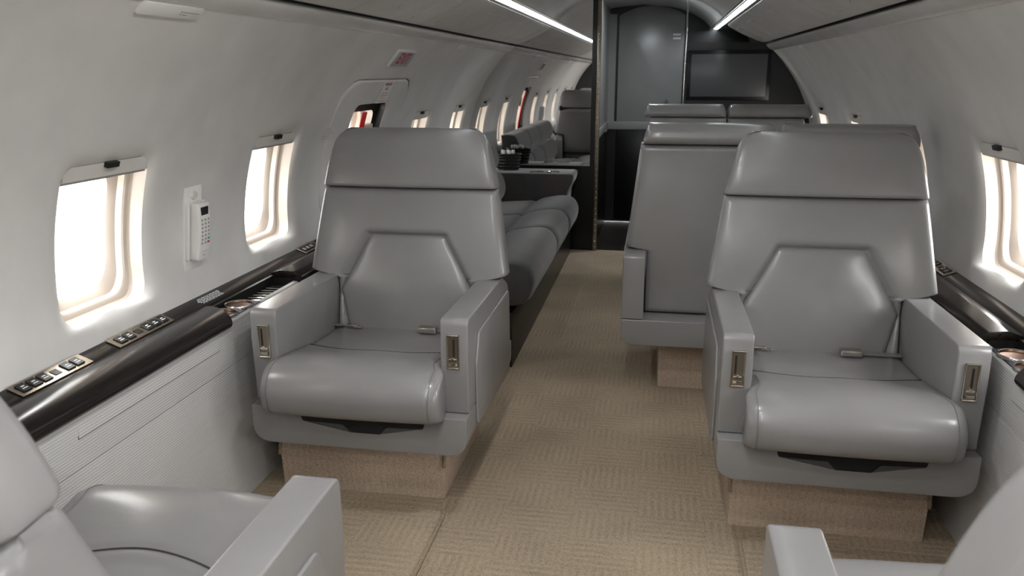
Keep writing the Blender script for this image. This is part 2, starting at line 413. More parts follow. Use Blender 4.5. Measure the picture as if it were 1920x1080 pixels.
WA, WB, WR = .163, .192, .045
WS = s_at(.855)          # window centre on the wall
PITCHW = .895
def make_window(name, side, yc, a=WA, b=WB, shade=True, d0=-.016, sc=None, glass_only=False):
    sc = WS if sc is None else sc
    V, F = [], []
    seq = [(0, d0, WR), (.001, d0-.014, WR), (.003, d0-.034, WR), (.008, d0-.040, WR), (.018, d0-.042, .05), (.022, d0-.046, .052), (.025, d0-.062, .055), (.036, d0-.068, .062), (.044, d0-.076, .07), (.046, d0-.088, .072), (.048, d0-.112, .074)]
    rings_mesh(V, F, side, [(rrect(yc, sc, a-q, b-q, r), d) for q, d, r in seq])
    o = struct(link(name, pyd(name, V, F, True, 30), 'frame'))
    o.data.materials[0] = M['frame']
    # pane: a disc of the inner outline
    out = rrect(yc, sc, a-.048, b-.048, .074); V = [wp(side, y, s, d0-.108) for y, s in out]; V.append(wp(side, yc, sc, d0-.108)); n = len(out)
    link('pane', pyd('pane', V, [(k, (k+1) % n, n) for k in range(n)]), 'pane', o)
    if shade:
        V, F = [], []; s1, s0 = sc+b-.002, sc+b-.037
        def strip(V, F, ya, yb, s0, s1, dA, dB, n=8, m=3):
            st = len(V)
            for d in (dA, dB):
                for j in range(m+1):
                    for i in range(n+1): V.append(wp(side, ya+(yb-ya)*i/n, s0+(s1-s0)*j/m, d))
            k = (n+1)*(m+1)
            for j in range(m):
                for i in range(n):
                    q = st+j*(n+1)+i
                    F.append((q, q+1, q+n+2, q+n+1)); F.append((q+k, q+k+n+1, q+k+n+2, q+k+1))
            for i in range(n):
                q = st+i; F.append((q, q+k, q+k+1, q+1)); q = st+m*(n+1)+i; F.append((q, q+1, q+k+1, q+k))
            for j in range(m):
                q = st+j*(n+1); F.append((q, q+n+1, q+k+n+1, q+k)); q += n; F.append((q, q+k, q+k+n+1, q+n+1))
        strip(V, F, yc-a+.006, yc+a-.006, s0, s1, d0+.001, d0-.012)
        sh = link('shade', pyd('shade', V, F, True, 30), 'shade', o)
        V, F = [], []; strip(V, F, yc-a+.006, yc+a-.006, s0-.007, s0-.001, d0-.002, d0-.010)
        link('shade_rail', pyd('shade_rail', V, F, True, 30), 'tube', sh)
        V, F = [], []; strip(V, F, yc-.020, yc+.024, s1-.010, s1+.003, d0+.012, d0+.0012, 4, 2)
        link('shade_handle', pyd('shade_handle', V, F, True, 30), 'dark', sh)
    # daylight portal (guides world light through the pane)
    la = bpy.data.lights.new('window_daylight_portal', 'AREA'); la.shape = 'RECTANGLE'; la.size = 2*(a-.045); la.size_y = 2*(b-.045)
    la.cycles.is_portal = True
    lo = bpy.data.objects.new('window_daylight_portal', la); COL.objects.link(lo)
    x, z, nx, nz = prof(sc); nrm = Vector((side*nx, 0, nz)); p = Vector(wp(side, yc, sc, d0-.125))
    Z = -nrm; X = Vector((0, 1, 0)); Yv = Z.cross(X)
    lo.matrix_world = Matrix(((X.x, Yv.x, Z.x, p.x), (X.y, Yv.y, Z.y, p.y), (X.z, Yv.z, Z.z, p.z), (0, 0, 0, 1)))
    return o

# ------------------------------------------------------------------ walls with windows
LC = [1.765+PITCHW*k for k in (-3, -2, -1, 0, 1, 2, 3, 4)]      # window centres, left wall (index 5 = exit hatch)
RC = [2.575+PITCHW*k for k in (-4, -3, -2, -1, 0, 1, 2, 3)]
HATCH = (3.09, 3.985); HC = 3.52
V, F = [], []; wn = 0
edges = [LC[0]-.45] + [(LC[i]+LC[i+1])/2 for i in range(7)] + [YB]
edges[5] = 3.03; edges[6] = 4.10
plain(V, F, -1, Y0, edges[0])
HS0, HS1 = .03, s_at(1.225)
hatch_out = rrect((HATCH[0]+HATCH[1])/2, (HS0+HS1)/2, (HATCH[1]-HATCH[0])/2, (HS1-HS0)/2, .13)
for i, yc in enumerate(LC):
    hole = rrect(yc, WS, WA, WB, WR) if i != 5 else hatch_out
    bay(V, F, -1, edges[i], edges[i+1], hole, .016 if i != 5 else .004, .055 if i != 5 else .012)
wall_left = struct(link('wall_left', pyd('wall_left', V, F, True, 50), 'wall'))
for i, yc in enumerate(LC):
    if i == 5: continue
    wn += 1; make_window('window_%d' % wn, -1, yc)
V, F = [], []
edR = [RC[0]-.27] + [(RC[i]+RC[i+1])/2 for i in range(7)] + [YB]
plain(V, F, 1, Y0, edR[0]) if edR[0] > Y0 else None
for i, yc in enumerate(RC): bay(V, F, 1, max(edR[i], Y0), edR[i+1], rrect(yc, WS, WA, WB, WR))
plain(V, F, 1, YB, Y1)
wall_right = struct(link('wall_right', pyd('wall_right', V, F, True, 50), 'wall'))
for yc in RC: wn += 1; make_window('window_%d' % wn, 1, yc)

# exit hatch in the left wall
hw = rrect(HC, WS+.045, .205, .235, .05)
V, F = [], []
ho = lambda q: rrect((HATCH[0]+HATCH[1])/2, (HS0+HS1)/2, (HATCH[1]-HATCH[0])/2-q, (HS1-HS0)/2-q, .13)
seq = [(ho(.003), -.03), (ho(.004), -.004), (ho(.010), .002), (ho(.02), .003)]
for t in (.25, .5, .75, .9, 1.0):
    seq.append(([(a[0]*(1-t)+b[0]*t, a[1]*(1-t)+b[1]*t) for a, b in zip(ho(.02), hw)], .003 if t < .95 else -.002))
rings_mesh(V, F, -1, seq)
hatch = struct(link('door_2', pyd('door_2', V, F, True, 35), 'hatch'))
# dark reveal behind the hatch opening, then the window itself
V, F = [], []
rings_mesh(V, F, -1, [(hw, -.002), (rrect(HC, WS+.045, .204, .234, .05), -.03), (rrect(HC, WS+.03, .172, .198, .05), -.036)])
link('hatch_reveal', pyd('hatch_reveal', V, F, True, 30), 'dark', hatch)
wn += 1; hwin = make_window('window_%d' % wn, -1, HC, .172, .198, shade=False, d0=-.036, sc=WS+.03)
V, F = [], []
rings_mesh(V, F, -1, [(ho(-.0005), -.003), (ho(-.001), -.028), (ho(.02), -.03)])
link('hatch_gap', pyd('hatch_gap', V, F), 'dark', hatch)
bm = bmesh.new(); box(bm, .02, .16, .10, .17, -.03, -.004, .004); o = link('handle_cover', bm_mesh('handle_cover', bm), 'shade', hatch); o.matrix_world = wall_mat(-1, HC, prof(WS)[1], 0)
bm = bmesh.new(); box(bm, .105, .135, .09, .155, -.004, .006, .003); o = link('handle_latch', bm_mesh('handle_latch', bm), 'brushed', hatch); o.matrix_world = wall_mat(-1, HC, prof(WS)[1], 0)
# red ribbon hanging in the hatch window
V, F = [], []
for j in range(15):
    t = j/14; s = WS+.235-.38*t
    for dy in (-.030, .030):
        V.append(wp(-1, HC-.03+dy*(.9+.2*t)+.012*t, s, -.012+.006*math.sin(4*t)))
for j in range(14): F.append((2*j, 2*j+1, 2*j+3, 2*j+2))
me = pyd('red_ribbon', V, F); o = link('pull_ribbon', me, 'red'); md = o.modifiers.new('thick', 'SOLIDIFY'); md.thickness = .003
tag(o, 'red ribbon hanging down in the emergency exit window', 'ribbon')

# outer skin above and below the lining, keeps daylight out
def extrude_profile(name, pts, y0, y1, mat, side=1, parent=None, ny=1, close=False, smooth=True, angle=40):
    V, F = [], []; n = len(pts)
    for j in range(ny+1):
        for x, z in pts: V.append((side*x, y0+(y1-y0)*j/ny, z))
    for j in range(ny):
        for i in range(n if close else n-1):
            a, b = j*n+i, j*n+(i+1) % n; F.append((a, b, b+n, a+n))
    if close: F.append(tuple(range(n))); F.append(tuple(ny*n+i for i in range(n))[::-1])
    return link(name, pyd(name, V, F, smooth, angle), mat, parent)
skin = [(.862, 1.425), (.885, 1.46), (.80, 1.60), (.62, 1.74), (.34, 1.86), (0, 1.90)]
ceiling = struct(extrude_profile('ceiling', skin+[(-x, z) for x, z in skin[-2::-1]], Y0, Y1, 'skin'))
for side, par in ((-1, wall_left), (1, wall_right)):
    extrude_profile('lining_backing', [(1.175, .595), (1.20, .50), (1.24, -.01)], Y0, Y1, 'skin', side, par)

# invented wall outside, added to cut the daylight through the left-hand windows
struct(link('wall_daylight_block', boxm('wall_daylight_block', -8.3, -8.0, -25, 32, -2.2, 9.0), 'daylight_block'))  # added to dim the left side, no real building

# ------------------------------------------------------------------ floor
bm = bmesh.new(); box(bm, -1.25, 1.25, Y0, YB+.02, -.04, 0)
floor = struct(link('floor', bm_mesh('floor', bm, False), 'carpet'))
bm = bmesh.new(); box(bm, -1.25, 1.25, YB+.02, Y1+.05, -.04, -.003)
struct(link('floor_vestibule', bm_mesh('floor_vestibule', bm, False), 'woodfloor'))

# ------------------------------------------------------------------ lower side panels
for side, par in ((-1, wall_left), (1, wall_right)):
    y1 = YB
    extrude_profile('lower_panel', [(1.023, 0.), (1.0305, .4235), (1.042, .4245)], Y0, y1, 'panel', side, par, angle=25)
    extrude_profile('upper_panel', [(1.042, .4255), (1.031, .4265), (1.022, .558), (1.026, .565), (1.04, .566)], Y0, y1, 'panel', side, par, angle=25)
    for nm, mt, a in (('access_panel', 'panel', (1.0245, 1.040, 1.39, 1.965, .495, .537, .0012, 1)), ('access_gap', 'seam', (1.0258, 1.041, 1.3885, 1.9665, .4935, .5385))):
        bm = bmesh.new(); box(bm, *a)
        if side < 0: bmesh.ops.scale(bm, vec=(-1, 1, 1), verts=bm.verts); bmesh.ops.reverse_faces(bm, faces=bm.faces)
        link(nm, bm_mesh(nm, bm), mt, par)

# ------------------------------------------------------------------ side ledges
def mirror_bm(bm, side):
    if side < 0: bmesh.ops.scale(bm, vec=(-1, 1, 1), verts=bm.verts); bmesh.ops.reverse_faces(bm, faces=bm.faces)
def ledge(side, label, ya, yb):
    """ya..yb: the open bay with cup holders and tray"""
    root = tag(empty('side_ledge', (side*1.1, 2.0, .5)), label, 'ledge')
    inv = (-side*1.1, -2.0, -.5)
    def add(name, bm, mat, par=None, smooth=True):
        mirror_bm(bm, side)
        if par is None: bmesh.ops.translate(bm, vec=inv, verts=bm.verts)
        else: bmesh.ops.translate(bm, vec=inv, verts=bm.verts)
        return link(name, bm_mesh(name, bm, smooth), mat, par or root)
    # rear strip against the wall
    bm = bmesh.new(); prism(bm, [(1.178, .56), (1.178, .603), (1.170, .603), (1.128, .587), (1.122, .580), (1.122, .56)], 'y', Y0, 5.70); add('rear_strip', bm, 'ledge')
    lid = [(1.121, .55), (1.121, .588)]+[tuple(p) for p in crom([(1.118, .593), (1.090, .603), (1.055, .604), (1.025, .596), (1.006, .580), (1.001, .565), (1.008, .552), (1.022, .547)], 6)]+[(1.04, .548)]
    bm = bmesh.new(); prism(bm, lid, 'y', Y0, ya, .003, 2)
    for v in bm.verts:                         # the end of the lid runs a little askew
        if v.co.y > ya-.01: v.co.y += (v.co.x-1.06)*.35
    add('table_lid', bm, 'ledge')
    lid2 = rpoly([(1.121, .55), (1.121, .592), (1.085, .602), (1.035, .598), (1.010, .585), (1.010, .55)], [0, .004, .03, .02, .012, 0], 5)
    bm = bmesh.new(); prism(bm, lid2, 'y', yb, 3.2 if side < 0 else 5.70, .003, 2); add('rear_lid', bm, 'ledge')
    bm = bmesh.new(); box(bm, 1.045, 1.122, ya-.12, yb, .49, .505); box(bm, 1.112, 1.1225, ya-.12, yb, .505, .582); box(bm, 1.04, 1.115, yb-.004, yb+.002, .505, .575); add('bay_liner', bm, 'dark')
    bm = bmesh.new(); box(bm, 1.028, 1.1125, ya-.06, ya+.20, .548, .568, .003); add('cup_tray', bm, 'dark')
    for yc in (ya+.042, ya+.138):
        xc = 1.068
        bm = bmesh.new(); lathe(bm, [(.0385, .5695), (.0395, .574), (.0425, .5755), (.0445, .5725), (.0445, .566)], (xc, yc, 0), 36); c = add('cup_holder', bm, 'steel')
        bm = bmesh.new(); lathe(bm, [(.0395, .574), (.0385, .5685), (.037, .5686), (.001, .5685)] if False else [(.0390, .573), (.0375, .5695), (.020, .5688), (.001, .5686)], (xc, yc, 0), 36); add('cup_liner', bm, 'copper', c)
    if yb-ya < .3: return root, add
    bm = bmesh.new(); box(bm, 1.045, 1.108, ya+.215, yb-.03, .545, .556, .002)
    t = add('metal_tray', bm, 'chrome')
    for k in range(int((yb-.05-ya-.225)/.03)):
        bm = bmesh.new(); y = ya+.225+k*.03; box(bm, 1.05, 1.103, y, y+.006, .556, .559); add('tray_bar', bm, 'dark', t)
    return root, add
LEDGE_L, addL = ledge(-1, 'dark espresso side ledge under the windows beside the emergency exit hatch', 2.03, 2.49)
LEDGE_R, addR = ledge(1, 'dark espresso side ledge under the windows beside the double seats', 1.935, 2.175)
def switch_panel(add, ya, yb, flip):
    bm = bmesh.new()
    # plate lies on the sloping rear strip
    def strip_box(bm, y0, y1, t0, t1, h0, h1, r=0.):
        # t along the slope from wall (0) to lid (1)
        p = lambda t, h: (1.170-.042*t-.36*h*0, .603-.016*t+h)
        a, b = p(t0, h0), p(t1, h0); c, d = p(t1, h1), p(t0, h1)
        prism(bm, [a, b, c, d], 'y', y0, y1, r, 1)
    strip_box(bm, ya, yb, .02, .98, .0005, .005, .0012)
    pl = add('switch_panel', bm, 'brushed'); n = yb-ya
    slots = [.05, .19, .33, .66, .80] if not flip else [.07, .21, .54, .68, .82]
    for q in slots:
        bm = bmesh.new(); y = ya+q*n; strip_box(bm, y, y+n*.115, .2, .80, .005, .0085, .001); add('button', bm, 'dark', pl)
        bm = bmesh.new(); strip_box(bm, y+n*.035, y+n*.08, .42, .48, .0085, .0089); strip_box(bm, y+n*.025, y+n*.09, .58, .63, .0085, .0089); add('button_icon', bm, 'whiteink', pl)
    bm = bmesh.new(); y = ya+(.50 if not flip else .385)*n; strip_box(bm, y, y+n*.09, .3, .7, .005, .0065); add('sensor', bm, 'dark', pl)
switch_panel(addL, 1.375, 1.595, False); switch_panel(addL, 1.695, 1.930, True); switch_panel(addL, 2.80, 3.02, False)
switch_panel(addR, 2.83, 3.05, True)
bm = bmesh.new()                                     # small white instruction lines printed on the left strip
rnd = random.Random(2)
for j in range(5):
    y = 2.085+.006*abs(j-2); end = 2.215-.004*j
    t = .18+.12*j
    while y < end:
        l = rnd.uniform(.007, .017); p0 = (1.170-.042*t, .603-.016*t+.0004); p1 = (1.170-.042*(t+.06), .603-.016*(t+.06)+.0004)
        prism(bm, [p0, p1, (p1[0], p1[1]+.0004), (p0[0], p0[1]+.0004)], 'y', y, y+l); y += l+.004
addL('printed_notice', bm, 'whiteink', None, False)

# ------------------------------------------------------------------ ceiling: valances, trims, strip lights, dome
VAL = [(.858, 1.452), (.835, 1.447), (.80, 1.455), (.70, 1.495), (.62, 1.537), (.600, 1.549), (.594, 1.560), (.600, 1.575)]
tn = 0
for side, par_name in ((-1, 'left'), (1, 'right')):
    tn += 1
    yend = YB
    bands = struct(extrude_profile('trim_%d' % tn, crom([(.895, 1.395), (.876, 1.402), (.856, 1.418), (.848, 1.434), (.862, 1.444)], 4), Y0, YB, 'roll', side))
    tn += 1
    back = struct(extrude_profile('trim_%d' % tn, [(.885, 1.462), (.80, 1.475), (.62, 1.56), (.60, 1.60)], Y0, YB, 'dark', side))
    cuts = [Y0, -.62, .18, .98, 1.78, 2.58, 3.36, 4.15, 4.95, YB]
    for k in range(len(cuts)-1):
        a, b = cuts[k]+.0012, cuts[k+1]-.0012
        o = extrude_profile('valance_panel', crom(VAL, 3), a, b, 'valance', side, back)
        # service plates let into the panel
        P0, P1 = Vector((.80, 1.455)), Vector((.62, 1.537)); n2 = Vector((-(P1-P0).y, (P1-P0).x)).normalized(); n2 = -n2 if n2.y > 0 else n2
        def plate(bm, t0, t1, y0, y1, h, r=0.):
            q = [P0+(P1-P0)*t0, P0+(P1-P0)*t1]; c = [q[0]+n2*h, q[1]+n2*h, q[1]-n2*.01, q[0]-n2*.01]
            prism(bm, [(side*p.x, p.y) for p in c], 'y', y0, y1, r, 1)
        if k in (1, 3, 5, 7):
            bm = bmesh.new(); n = 28
            A = []
            for h in (-.004, .006):
                ring = []
                for i in range(n):
                    t = i*2*PI/n; p = P0+(P1-P0)*(.5+.30*math.sin(t))+n2*h; ring.append(bm.verts.new((side*p.x, a+.34+.10*math.cos(t), p.y)))
                A.append(ring)
            for i in range(n): bm.faces.new((A[0][i], A[0][(i+1) % n], A[1][(i+1) % n], A[1][i]))
            bm.faces.new(A[1]); link('speaker_plate', bm_mesh('speaker_plate', bm), 'valance', o)
            bm = bmesh.new(); plate(bm, .08, .92, a+.55, a+.74, .0055, .0015); link('service_plate', bm_mesh('service_plate', bm), 'valance', o)
        else:
            bm = bmesh.new(); plate(bm, .08, .55, a+.12, a+.42, .0055, .0015); link('service_plate', bm_mesh('service_plate', bm), 'valance', o)
            bm = bmesh.new(); plate(bm, .10, .90, a+.50, a+.70, .0055, .0015); link('service_plate', bm_mesh('service_plate', bm), 'valance', o)
    # polished rails framing the light strip
    tn += 1
    struct(extrude_profile('trim_%d' % tn, crom([(.594, 1.562), (.582, 1.561), (.577, 1.568), (.584, 1.576)], 4), Y0, YB, 'tube', side))
    st = extrude_profile('strip_light', [(.602, 1.589), (.572, 1.595)], Y0+.05, Y1-.02 if side > 0 else YB-.005, 'strip', side)
    tag(st, 'long white cove light strip above the %s valance' % ('exit hatch side' if side < 0 else 'double seats side'), 'strip light')
    tn += 1
    struct(extrude_profile('trim_%d' % tn, [(.556, 1.592), (.545, 1.586), (.538, 1.592), (.545, 1.602)], Y0, Y1 if side > 0 else YB, 'tube', side))
dome = crom([(.552, 1.603), (.50, 1.655), (.40, 1.715), (.25, 1.765), (0, 1.79)], 6)
dome = dome+[(-x, z) for x, z in dome[-2::-1]]
cy = [Y0, -.3, .75, 1.8, 2.85, 3.9, 4.95, YB, Y1]
for a, b in zip(cy, cy[1:]): extrude_profile('ceiling_panel', [tuple(p) for p in dome], a+.0015, b-.0015, 'ceil', 1, ceiling)
# added fill lights, shaped as round fittings along the forward ceiling crown
for k, y in enumerate((-1.05, -.45, .15, .75, 1.45)):
    o = empty('added_fill_light', (0, y, 1.786)); tag(o, 'small round fill light added in the crown of the cabin ceiling', 'ceiling light', 'added fill lights')
    bm = bmesh.new(); lathe(bm, [(.056, .002), (.062, -.003), (.056, -.008), (.050, -.004)], n=28); link('bezel', bm_mesh('bezel', bm), 'chrome', o)
    bm = bmesh.new(); lathe(bm, [(.051, -.003), (.025, -.005), (.001, -.0055)], n=28); link('lens', bm_mesh('lens', bm), 'white', o)
    ld = bpy.data.lights.new('fill_light', 'AREA'); ld.shape = 'DISK'; ld.size = .10; ld.energy = FILL_LIGHT_W; ld.color = (1, .99, .98)
    lo = bpy.data.objects.new('fill_light_lamp', ld); COL.objects.link(lo); lo.parent = o; lo.location = (0, 0, -.012)

# ------------------------------------------------------------------ bulkheads
wall_front = bmesh.new()
def cabin_outline(zmin, zmax, side, xin, ztop_dome=False):
    """right-half outline of the cabin from inner x = xin"""
    pts = [(xin, zmin), (1.25, zmin)] if zmin < .5 else [(xin, zmin), (float(np.interp(zmin, PROF[:, 1], PROF[:, 0]))+.004, zmin)]
    if zmin < .5: pts.append((1.19, .56))
    for x, z in PROF[::6]:
        if zmin < z < zmax: pts.append((x+.004, z))
    return pts
# forward bulkhead behind the camera: two dark halves and an open doorway
for side, nm in ((-1, 'wall_front_left'), (1, 'wall_front_right')):
    pts = cabin_outline(0, 1.43, 1, .33)+[(.885, 1.46), (.80, 1.60), (.62, 1.74), (.34, 1.86)]
    struct(link(nm, prismm(nm, [(side*x, z) for x, z in pts], 'y', Y0-.03, Y0), 'partition'))
struct(link('wall_front', boxm('wall_front', -.34, .34, Y0-.9, Y0-.87, 0, 1.9), 'partition'))
for side in (-1, 1): struct(link('wall_entry', boxm('wall_entry', side*.33-.01, side*.33+.01, Y0-.9, Y0, 0, 1.9), 'partition'))
struct(link('wall_entry', boxm('wall_entry', -.34, .34, Y0-.9, Y0, 1.88, 1.9), 'partition'))

# aft bulkhead, left half: black below, mirror above
bl = struct(link('wall_aft_left', prismm('wall_aft_left', [(-x, z) for x, z in cabin_outline(0, 1.43, 1, .268)+[(.885, 1.46), (.80, 1.60), (.62, 1.74), (.34, 1.86), (.268, 1.87)]], 'y', YB, YB+.04), 'black'))
mo = cabin_outline(.612, 1.43, 1, .302)+[(.862, 1.43), (.80, 1.53), (.62, 1.68), (.34, 1.80), (.302, 1.81)]
MIRROR_YAW = math.radians(0.0)
me = prismm('mirror', [(-x+.302, z) for x, z in mo], 'y', -.006, 0.)
mir = link('wall_mirror', me, 'mirror', None, (-.302, YB-.001, 0)); mir.rotation_euler = (0, 0, MIRROR_YAW)
tag(mir, 'tall mirror covering the bulkhead above the sofa arm', 'mirror')
# polished hinge strip at the doorway
tn += 1
hs = struct(link('trim_%d' % tn, boxm('hinge', -.268, -.240, YB-.012, YB+.002, 0, 1.78, r=.003), 'brushed'))
rv = bmesh.new(); lathe(rv, [(.0055, 0), (.0045, .002), (.001, .003)], n=10); rvm = bm_mesh('rivet', rv)
rvm.materials.append(M['steel'])
for k in range(44):
    o = bpy.data.objects.new('rivet', rvm); COL.objects.link(o); o.parent = hs; o.location = (-.254, YB-.012, .03+.04*k); o.rotation_euler = (PI/2, 0, 0)

# right half: charcoal partition with the screen
pr = cabin_outline(0, 1.40, 1, .330)+[(.875, 1.447), (.330, 1.452)]
struct(link('wall_aft_right', prismm('wall_aft_right', pr, 'y', YB, YB+.05), 'partition'))
tn += 1
struct(link('trim_%d' % tn, boxm('chrome_edge', .322, .331, YB-.004, YB+.05, 0, 1.80, r=.002), 'steel'))
scr = empty('wall_screen', (.615, YB-.001, 1.235)); tag(scr, 'flat grey wall screen in a dark bezel on the partition', 'screen')
bm = bmesh.new(); box(bm, -.272, .272, -.014, 0, -.163, .163, .004); link('bezel', bm_mesh('bezel', bm), 'black', scr)
bm = bmesh.new(); box(bm, -.247, .247, -.0165, -.012, -.138, .138, .001); link('display', bm_mesh('display', bm), 'screen', scr)

# ------------------------------------------------------------------ vestibule behind the doorway
vl = struct(link('wall_vestibule', boxm('wall_vestibule', -.30, -.262, YB+.04, Y1, .857, 1.9), 'greylac'))
link('lower_panel', boxm('vl2', -.30, -.262, YB+.04, Y1, 0, .79), 'black', vl)
link('chair_rail', boxm('vl3', -.30, -.254, YB+.04, Y1, .79, .857, r=.006), 'rail', vl)
link('door_gap', boxm('vl4', -.2635, -.2612, 6.70, 6.712, 0, 1.8), 'black', vl)
bm = bmesh.new(); box(bm, -.262, -.245, 6.66, 6.685, .785, .81, .004); box(bm, -.262, -.245, 6.73, 6.755, .785, .81, .004); box(bm, -.252, -.242, 6.67, 6.745, .792, .803, .003)
link('door_catch', bm_mesh('door_catch', bm), 'chrome', vl)
vb = struct(link('wall_back', boxm('wall_back', -.35, 1.25, Y1, Y1+.05, 0, 1.92), 'black'))
def arch(x0, x1, z0, zs, rise, n=14):
    pts = [(x0, z0), (x1, z0), (x1, zs)]
    for k in range(1, n): t = k/n; pts.append((x1+(x0-x1)*t, zs+rise*math.sin(PI*t)**.8))
    return pts+[(x0, zs)]
vo_ = empty('vestibule_light', (.08, 5.95, 1.782)); tag(vo_, 'round white ceiling light in the vestibule behind the partition', 'ceiling light')
bm = bmesh.new(); lathe(bm, [(.075, .03), (.085, .0), (.080, -.008), (.070, -.004)], n=28); link('bezel', bm_mesh('bezel', bm), 'steel', vo_)
bm = bmesh.new(); lathe(bm, [(.071, -.004), (.04, -.010), (.001, -.012)], n=28); link('lens', bm_mesh('lens', bm), 'strip2', vo_)
dr = struct(link('door_1', prismm('door_1', arch(-.185, .345, .857, 1.705, .075), 'y', Y1-.022, Y1, .004), 'greylac'))
link('door_lower', boxm('d2', -.185, .345, Y1-.022, Y1, .02, .79, r=.003), 'black', dr)
link('chair_rail', boxm('d3', -.262, .40, Y1-.030, Y1, .79, .857, r=.006), 'rail', dr)
link('door_frame', boxm('d4', -.262, -.205, Y1-.014, Y1, .857, 1.72), 'greylac', dr)
bm = bmesh.new(); box(bm, .255, .315, Y1-.024, Y1-.021, 1.548, 1.562); box(bm, .255, .315, Y1-.024, Y1-.021, 1.518, 1.532); link('door_placard', bm_mesh('door_placard', bm, False), 'whiteink', dr)
bm = bmesh.new(); tube(bm, [(.22, Y1-.03, 1.03), (.22, Y1-.05, 1.03)], .013, 12); link('door_knob', bm_mesh('door_knob', bm), 'steel', dr)

# ------------------------------------------------------------------ single seat
RECL = .20
YBK = .425                 # front of the backrest at cushion height (arm fronts at y = 0)
def yfront(z): return YBK+(z-.43)*RECL
def make_seat():
    t = empty('passenger_seat')
    # shell -------------------------------------------------------------
    out = rpoly([(-.315, .338), (-.315, .226), (.315, .226), (.315, .338), (.20, .338), (.19, .303), (.085, .300), (.065, .278), (-.02, .278), (-.04, .300), (-.16, .303), (-.17, .338)],
                [.004, .075, .075, .004, .003, .004, .006, .006, .006, .006, .004, .003], 6)
    bm = bmesh.new(); prism(bm, out, 'y', -.035, .66, .012, 3); link('base_shell', bm_mesh('base_shell', bm), 'leather', t)
    bm = bmesh.new(); box(bm, -.19, .215, -.020, .30, .262, .333); link('slot_liner', bm_mesh('slot_liner', bm), 'dark', t)
    bm = bmesh.new(); box(bm, -.15, .175, -.028, .02, .3065, .333, .004); link('footrest', bm_mesh('footrest', bm), 'leather', t)
    bm = bmesh.new(); box(bm, -.22, .22, .20, .55, .12, .24, .01); link('seat_track', bm_mesh('seat_track', bm), 'dark', t)
    # arms ---------------------------------------------------------------
    for s in (-1, 1):
        o2 = rpoly([(.004, .339), (-.004, .52), (.0, .612), (.50, .606), (.60, .56), (.62, .339)], [.006, .0, .022, .03, .05, .01], 6)
        bm = bmesh.new(); prism(bm, o2, 'x', s*.238, s*.315, .014, 4); arm = link('armrest', bm_mesh('armrest', bm), 'leather', t)
        o3 = rpoly([(.085, .27), (.075, .46), (.115, .545), (.58, .545), (.60, .30), (.58, .25)], [.02, .02, .02, .02, .03, .03], 5)
        bm = bmesh.new(); prism(bm, o3, 'x', s*.314, s*.3225, .006, 3); link('side_panel', bm_mesh('side_panel', bm), 'leather', arm)
        for xx in (.2385+.0045, .315-.0045):
            bm = bmesh.new(); tube(bm, [(s*xx, y+(.0045 if y < .1 else 0), z-.0035) for y, z in o2[1:-14]], .0014, 6); link('piping', bm_mesh('piping', bm), 'seam', arm)
        # control panel on the arm front
        cx = s*.2745
        bm = bmesh.new(); fr = [(cx-.0175, .473, cx+.0175, .570)]
        x0, z0, x1, z1 = fr[0]
        for a in ((x0, x1, z1-.004, z1), (x0, x1, z0, z0+.004), (x0, x0+.0035, z0, z1), (x1-.0035, x1, z0, z1)):
            box(bm, a[0], a[1], -.0095, .004, a[2], a[3], .0012, 1)
        cp = link('control_panel', bm_mesh('control_panel', bm), 'chrome', arm)
        bm = bmesh.new(); box(bm, x0+.002, x1-.002, -.0062, .004, z0+.002, z1-.002); link('recess_plate', bm_mesh('recess_plate', bm), 'brushed', cp)
        bm = bmesh.new(); box(bm, cx-.0045+s*.004, cx+.0005+s*.004, -.0072, 0, z0+.035, z1-.012); link('lever_slot', bm_mesh('lever_slot', bm), 'dark', cp)
        bm = bmesh.new(); box(bm, cx-.011, cx+.011, -.012, -.003, z0+.024, z0+.030, .001, 1); box(bm, cx-.003, cx+.003, -.014, -.003, z0+.026, z0+.034, .001, 1); link('lever', bm_mesh('lever', bm), 'chrome', cp)
        bm = bmesh.new(); box(bm, cx-.0125, cx+.0125, -.010, -.003, z0+.008, z0+.017, .0015, 2); link('release_tab', bm_mesh('release_tab', bm), 'chrome', cp)
    # seat cushion --------------------------------------------------------
    ctrl = [(.46, .434), (.36, .437), (.24, .446), (.14, .456), (.06, .469), (-.005, .476), (-.055, .470), (-.090, .448), (-.108, .415), (-.108, .385), (-.098, .354), (-.078, .339), (-.045, .337), (.10, .337), (.44, .337)]
    P = [tuple(p) for p in crom(ctrl, 5)]
    us = edge_samples(26, .035, .245)
    def rim(u):
        d = (1-abs(u))*.245; return 1-inset(d, .035)*1.0/.11*.35
    def pos(u, q):
        y, z = q
        half = .2365+.018*max(0., min(1., (.015-y)/.05))
        x = u*half; top = max(0., min(1., (z-.40)/.05))
        ys = .115+.085*(x/.24)**2                           # curved seam between roll and pad
        g = math.exp(-((y-ys)/.008)**2)*.004
        pad = max(0., min(1., (y-ys)/.03))*.007
        crown = .010*(1-(x/.25)**2)
        fold = .0022*math.sin(23*x+9*y)*math.sin(17*y+5*x)*max(0, 1-abs(x)/.24)
        front = max(0., min(1., (-.02-y)/.05))
        return (x, y-front*.010*(1-(x/.25)**2), z+top*(crown-g-pad+fold))
    # refine the profile around the seam so that it reads
    Pn = []
    for a, b in zip(P, P[1:]+P[:1]):
        Pn.append(a)
        if .05 < a[0] < .27 and a[1] > .42:
            for k in (1, 2, 3): Pn.append((a[0]+(b[0]-a[0])*k/4, a[1]+(b[1]-a[1])*k/4))
    link('seat_cushion', loft('seat_cushion', Pn, us, pos, rim, (.08, .385)), 'leather', t)
